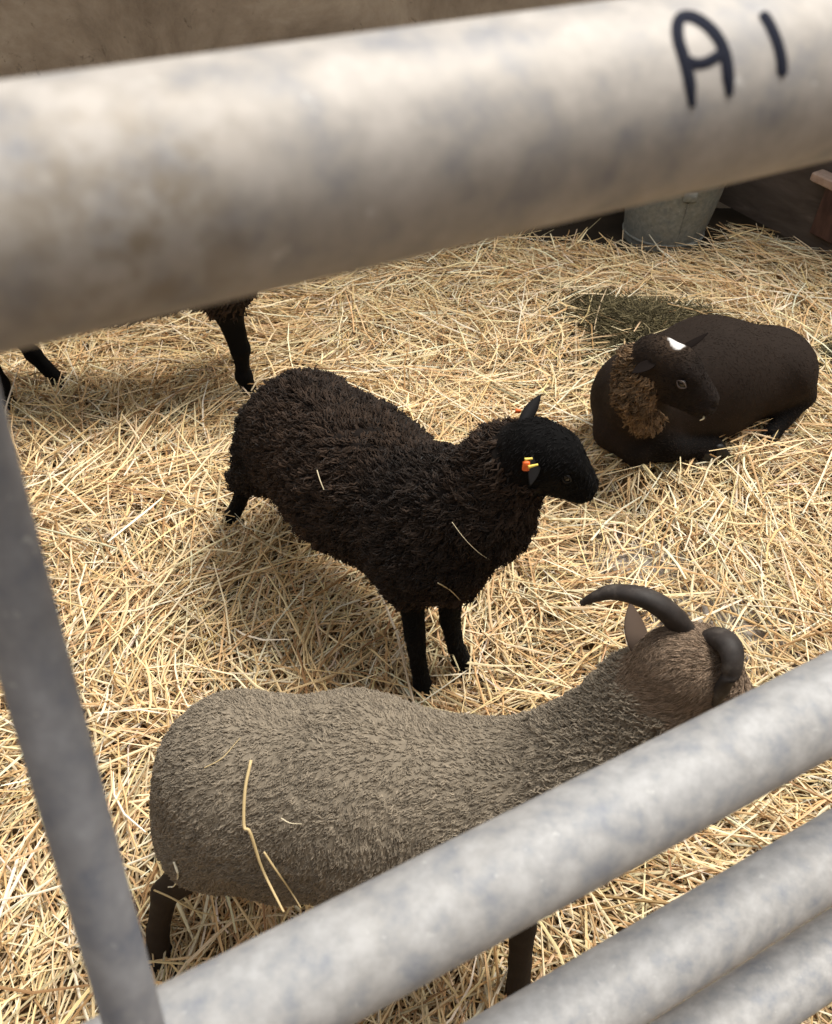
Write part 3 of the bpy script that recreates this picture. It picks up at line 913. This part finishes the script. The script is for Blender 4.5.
# ---- brown sheep lying down -------------------------------------------------------
def lying():
    rump = at(767, 371, .155); mid = at(706, 377, .16); chest = at(640, 398, .15)
    nb = at(638, 404, .19); nt_ = at(647, 376, .295)
    skull = at(661, 362, .345); tip = skull + .142*unit(np.array([.84, -.46, -.36]))
    fr = head_frame(skull, tip, .12, 1.15, 1.0)
    P = [Prim(rump, mid, .112, .138, .05, 0), Prim(mid, chest, .138, .118, .05, 0),
         Prim(rump + [.0, .05, -.03], rump + [.02, .05, -.05], .09, .08, .05, 0),
         Prim(mid + [-.02, -.02, -.05], chest + [.03, -.02, -.05], .12, .095, .05, 0),
         Prim(chest + [.0, 0, .03], nb + [0, 0, .02], .080, .068, .04, 0),
         Prim(nb, nt_, .060, .050, .03, 0), Prim(nt_, skull + (nt_-skull)*.5, .052, .046, .025, 3),
         Prim(at(637, 360, .34), at(634, 392, .27), .026, .028, .02, 3), Prim(at(634, 392, .27), at(646, 418, .20), .028, .022, .02, 3)]
    P += head_prims(fr, 1, 1)
    # folded fore legs: elbow - knee - pastern tucked under
    e = at(612, 432, .10); kn = at(636, 452, .075); ho = at(700, 452, .062)
    P += [Prim(e, kn, .045, .030, .03, 0), Prim(kn, kn, .028, .028, .02, 2), Prim(kn, ho, .023, .018, .015, 2)]
    e2 = at(655, 438, .10); k2 = at(672, 447, .09); h2 = at(714, 446, .07)
    P += [Prim(e2, k2, .04, .026, .03, 2), Prim(k2, h2, .024, .020, .015, 2)]
    # thigh and hind shank
    th = at(782, 374, .17); kn3 = at(766, 390, .14); hk = at(803, 396, .115); fo = at(772, 433, .065)
    P += [Prim(th, kn3, .07, .045, .04, 0), Prim(th, hk, .05, .028, .03, 0), Prim(hk, fo, .027, .020, .012, 2), Prim(fo, fo, .021, .021, .01, 2)]
    return P, fr, ho, h2, fo, hk
P, fr, ho, h2, fo, hk = lying()
brn = (.024, .0165, .0125)
root, V, F, W, col = build_sheep((.74, 1.77, 0), 'dark brown sheep lying down with a white patch on its forehead', P, .0042,
                                 [brn, (.019, .014, .0115), (.005, .0042, .004), (.085, .054, .032)], 4, (0, 1), 3, 3)
f, u, s, k, L = fr
# crown hair is browner, poll patch white
pc_ = L(.004, .047, -.002)
HF = (V, F, W)
d1 = np.linalg.norm((V - L(-.005, .03, 0)), axis=1)
t = np.clip(1.5 - d1/(.040*k), 0, 1)[:, None]; col = col*(1-t*.75) + np.array([.060, .038, .023])*t*.75
VV = V - pc_
dw = np.sqrt(((VV@f)/.016)**2 + ((VV@s)/.016)**2 + ((VV@u)/.03)**2)/k + .35*vnoise(V*75, 44)
t = np.clip((1.05-dw)*4, 0, 1)[:, None]; col = col*(1-t) + np.array([.72, .70, .68])*t
# tan flush low on the flank and belly
fl_ = at(752, 428, .05); t = np.clip(1 - np.linalg.norm((V-fl_)/np.array([.12, .1, .05]), axis=1), 0, 1)[:, None]*W[:, :1]
col = col*(1-t*.7) + np.array([.075, .048, .032])*t*.7
part('body', mesh_from('body', V, F, col, mat=M_body), root)
def col_l(p, inv):
    h_ = _hash(inv, inv*5, inv*11, 3)[:, None]
    return np.array([.24, .155, .088])*(.3 + 1.1*h_)*rng.uniform(.7, 1.2, (len(p), 1))
wn = np.clip(W[:, 3]*1.3-.3, 0, 1)
dpt = np.linalg.norm(V - L(.02, .0), axis=1)
a_ = locks(V, F, wn, 3600, .017, .0030, lambda p: np.tile([-.2, -.1, -.9], (len(p), 1)), .62, .0050, 1.3, .012, .75, colfn=col_l)
part('neck_wool', mesh_from('neck_wool', a_[0], a_[1], a_[2], mat=M_wool), root, 'lighter brown curly neck wool')
hf = np.clip((W[:, 1]+W[:, 2])*1.3-.3, 0, 1)*(dw > 1.35)
a_ = locks(V, F, hf, 7000, .0055, .0006, lambda p: np.tile(-f*.8-.4*u, (len(p), 1)), .20, .0003, 1, .012, .15, rings=3,
           colfn=lambda p, i: np.array([.026, .018, .0145])*rng.uniform(.4, 1.5, (len(p), 1)))
part('short_hair', mesh_from('short_hair', a_[0], a_[1], a_[2], mat=M_wool), root, 'short dark hair of face and legs')
fuzz = np.clip(W[:, 0]*1.3-.3, 0, 1)
a_ = locks(V, F, fuzz, 16000, .0055, .0005, lambda p: np.tile([.6, 0, -.6], (len(p), 1)), .10, .0003, 1, .012, .1, rings=3,
           colfn=lambda p, i: np.array(brn)*1.5*rng.uniform(.8, 1.35, (len(p), 1)))
part('short_fleece', mesh_from('short_fleece', a_[0], a_[1], a_[2], mat=M_wool), root)
eyes(fr, root, M_eyerim)
M_brownear = plain('brown ear skin', (.010, .007, .006), .9, .05)
ear_part(root, at(678, 350, .375), at(708, 333, .385), f+.6*u, .0165, M_brownear, cup=.45)
ear_part(root, L(-.012, .006, .036), L(-.034, -.012, .078), f*1+.1*u, .0185, M_brownear, cup=.5)
part('straw_bit', mesh_from('straw_bit', *smooth_tube([L(.118, -.036, .010), L(.124, -.039, .018), L(.120, -.043, .026)], [.0015, .002, .001], 8, 8), mat=M_lip), root, 'pale bit of straw in its mouth')
for p_, d_ in ((ho, (1, .1, 0)), (h2, (1, 0, 0)), (fo, (-.7, -.7, 0))):
    g = p_.copy(); g[2] -= .022
    part('hoof', mesh_from('hoof', *hoof(g + unit(np.array(d_))*.008, d_, 1), mat=M_hoof), root)

# ---- grey horned sheep in front -----------------------------------------------------
def grey():
    rump = at(254, 790, .355); mid = at(350, 795, .358); chest = at(480, 812, .36)
    nb = at(560, 788, .42); nt_ = at(648, 700, .55)
    skull = at(682, 668, .61); tip = at(765, 706, .545)
    fr = head_frame(skull, tip, 0, .86, 1.0)
    HL = [at(214, 850, .26), at(165, 893, .16), at(158, 930, .08), at(158, 955, .03)]
    HR = [p + np.array([.05, .13, -.02*(i == 0)]) for i, p in enumerate(HL)]
    FL = [at(512, 868, .28), at(522, 926, .17), at(520, 962, .09), at(518, 992, .03)]
    FR = [p + np.array([.04, .14, 0]) for p in FL]
    P = [Prim(rump, mid, .100, .117, .05, 0), Prim(mid, chest, .114, .100, .05, 0),
         Prim(at(238, 772, .375), at(232, 790, .34), .096, .094, .04, 0), Prim(rump + [.02, 0, -.03], rump + [.03, -.01, -.09], .094, .082, .05, 0),
         Prim(chest, nb, .098, .078, .05, 0), Prim(nb, nt_, .074, .052, .04, 0), Prim(nt_, skull, .048, .040, .03, 2)]
    P += head_prims(fr, 2, 3)
    P += [Prim(at(692, 640, .622), at(704, 642, .618), .017, .017, .015, 2)]
    for leg, br in ((HL, .06), (HR, .06), (FL, .045), (FR, .045)):
        P += [Prim(leg[0] + UP*.03, leg[0], br, br*.7, .04, 0), Prim(leg[0], leg[1], .034, .0185, .025, 1),
              Prim(leg[1], leg[2], .0185, .0155, .008, 1), Prim(leg[2], leg[3], .0155, .0185, .008, 1)]
    return P, fr, (HL, HR, FL, FR)
P, fr, legs = grey()
gr = (.235, .195, .145)
root, V, F, W, col = build_sheep((-.07, .6, 0), 'grey-brown horned sheep standing nearest behind the gate rails', P, .0042,
                                 [gr, (.035, .026, .02), (.17, .12, .08), (.13, .09, .06)], 4, (.0016, 70), 2, 4)
GB = (V, F, W)
nn_ = fbm(V*22, 3, 45)[:, None]; col = col*(1+.25*nn_*W[:, :1])
part('body', mesh_from('body', V, F, col, mat=M_body), root)
def flow_g(p):
    d = np.tile(np.array([-.6, -.1, -.6]), (len(p), 1)); return d
def col_g(p, inv):
    h_ = _hash(inv, inv*5, inv*11, 3)[:, None]
    t = np.clip((p[:, 2:3]-.30)/.15, 0, 1)
    base = np.array([.275, .228, .170])
    return base*(.85 + .3*h_)*rng.uniform(.85, 1.18, (len(p), 1))
wb = np.clip(W[:, 0]*1.4-.35, 0, 1)
a_ = locks(V, F, wb, 52000, .0075, .0011, flow_g, .24, .0016, 1.4, .0065, .6, rings=4, colfn=col_g)
xx = V[:, 0]; nk = wb*np.clip((xx-.12)/.08, 0, 1)
b2 = locks(V, F, nk, 12000, .010, .0015, lambda p: np.tile([-.3, .2, -.8], (len(p), 1)), .40, .0020, 1.4, .009, .7, rings=5, colfn=col_g)
Vj, Fj = join([(a_[0], a_[1]), (b2[0], b2[1])])
part('fleece', mesh_from('fleece', Vj, Fj, np.concatenate([a_[2], b2[2]]), mat=M_wool), root, 'short woolly grey-brown fleece')
hw = np.clip(W[:, 2]*1.3-.3, 0, 1)
a_ = locks(V, F, hw, 13000, .009, .0006, lambda p: np.tile([-.9, .0, -.2], (len(p), 1)), .18, .0004, 1, .012, .3, rings=4,
           colfn=lambda p, i: np.array([.25, .18, .125])*rng.uniform(.5, 1.6, (len(p), 1)))
part('head_hair', mesh_from('head_hair', a_[0], a_[1], a_[2], mat=M_wool), root, 'brown head hair')
eyes(fr, root, M_eyerim)
f, u, s, k, L = fr
M_horn, nt, b = new_mat('dark horn', .62, 0, .3)
c, n = ramp_noise(nt, 40, [(.3, (.020, .016, .014)), (.55, (.040, .032, .028)), (.75, (.10, .085, .072))], 6, .7, stretch=(1, 1, 1))
nt.links.new(c, b.inputs['Base Color']); bump(nt, b, n.outputs[0], .3, .001)
def horn(pts, radii, n=90):
    P_ = catmull(pts, n)
    t = np.linspace(0, 1, n)
    R_ = np.interp(t, np.linspace(0, 1, len(radii)), radii)
    R_ = R_*(1 + .010*np.sin(t*95)*(1-t) + .012*vnoise(np.stack([t*30, t*0, t*0], -1), 8))
    Vh, Fh = tubes(P_[None], R_[None], 20, .78, ref=np.array([[[.2, .3, 1.]]]))
    return mesh_from('horn', Vh, [Fh, np.array([list(range(20))[::-1], [(n-1)*20+q for q in range(20)]])], mat=M_horn)
part('horn', horn([at(692, 662, .585), at(684, 634, .635), at(669, 613, .672), at(645, 598, .69), at(615, 592, .685), at(597, 596, .675), at(582, 603, .66)],
                  [.0165, .0165, .0150, .0115, .0085, .0045]), root)
part('horn', horn([at(694, 672, .585), at(708, 645, .635), at(719, 639, .652), at(730, 648, .66), at(732, 668, .65), at(722, 689, .625), at(714, 704, .60)],
                  [.0165, .0165, .0160, .0140, .0105, .0080, .0045]), root)
M_gear = plain('brown ear', (.085, .058, .042), .8, .2)
ear_part(root, at(646, 658, .61), at(630, 602, .635), np.array([.5, .2, -.2]), .026, M_gear, cup=.3)
ear_part(root, at(690, 700, .585), at(672, 735, .53), np.array([.5, .2, -.2]), .016, M_gear, cup=.4)
for lg in legs:
    g = lg[3].copy(); g[2] = .006
    part('hoof', mesh_from('hoof', *hoof(g, (1, 0, 0), 1), mat=M_hoof), root)

# ------------------------------------------------------------------ loose stalks lying on the sheep
def bvh(V, F): return BVHTree.FromPolygons([Vector(v) for v in V.tolist()], F.tolist())
def stalk(name, label, pix, tree, r, group=None, lift=.012, col=(.62, .47, .24)):
    pts = []
    for px, py in pix:
        d = unit(ray(px, py))
        hit = tree.ray_cast(Vector(_C), Vector(d))
        if hit[0] is None:
            pts.append(None); continue
        pts.append(np.array(hit[0]) - d*lift)
    last = None
    for i, q in enumerate(pts):
        if q is None:
            ref = last if last is not None else next(x for x in pts if x is not None)
            dep = np.linalg.norm(ref - _C)
            pts[i] = _C + unit(ray(*pix[i]))*dep
        last = pts[i]
    V, F = smooth_tube(pts, [r, r, r*.6], 26, 6, .6)
    me = mesh_from(name, V, F, np.tile(col, (len(V), 1)), mat=M_straw)
    return link(name, me, label=label, cat='straw stalk', group=group)
TG = bvh(GB[0], GB[1]); TB = bvh(*BODY_B)
stalk('straw_stalk', 'long bent straw stalk hanging down the side of the grey sheep', [(251, 760), (245, 790), (244, 826), (250, 832), (262, 868), (280, 905), (284, 912)], TG, .0019)
stalk('straw_stalk', 'shorter forked straw stalk near the belly of the grey sheep', [(264, 852), (276, 870), (290, 890), (301, 908)], TG, .0013)
stalk('straw_stalk', 'thin curved straw wisp on the hip of the grey sheep', [(204, 768), (222, 758), (240, 738)], TG, .0006)
stalk('straw_stalk', 'tiny pale straw wisp in the middle of the grey flank', [(281, 818), (290, 823), (302, 824)], TG, .0007, col=(.7, .6, .42))
stalk('straw_stalk', 'pale bent straw over the hind leg of the grey sheep', [(154, 890), (172, 898), (194, 910), (218, 916)], TG, .0013)
stalk('straw_stalk', 'white curled straw at the tail of the grey sheep', [(174, 862), (178, 876), (174, 886), (168, 887)], TG, .0015, col=(.8, .75, .6))
stalk('straw_stalk', 'thin pale straw across the chest of the black sheep', [(452, 522), (464, 538), (478, 552), (490, 560)], TB, .0006, col=(.7, .6, .4), lift=.02)
stalk('straw_stalk', 'small straw fleck high on the flank of the black sheep', [(317, 470), (320, 480), (324, 490)], TB, .0009, lift=.02, col=(.7, .6, .4))
stalk('straw_stalk', 'straw sliver hanging below the chest of the black sheep', [(438, 583), (450, 590), (460, 600)], TB, .0015, lift=.02, col=(.7, .58, .36))
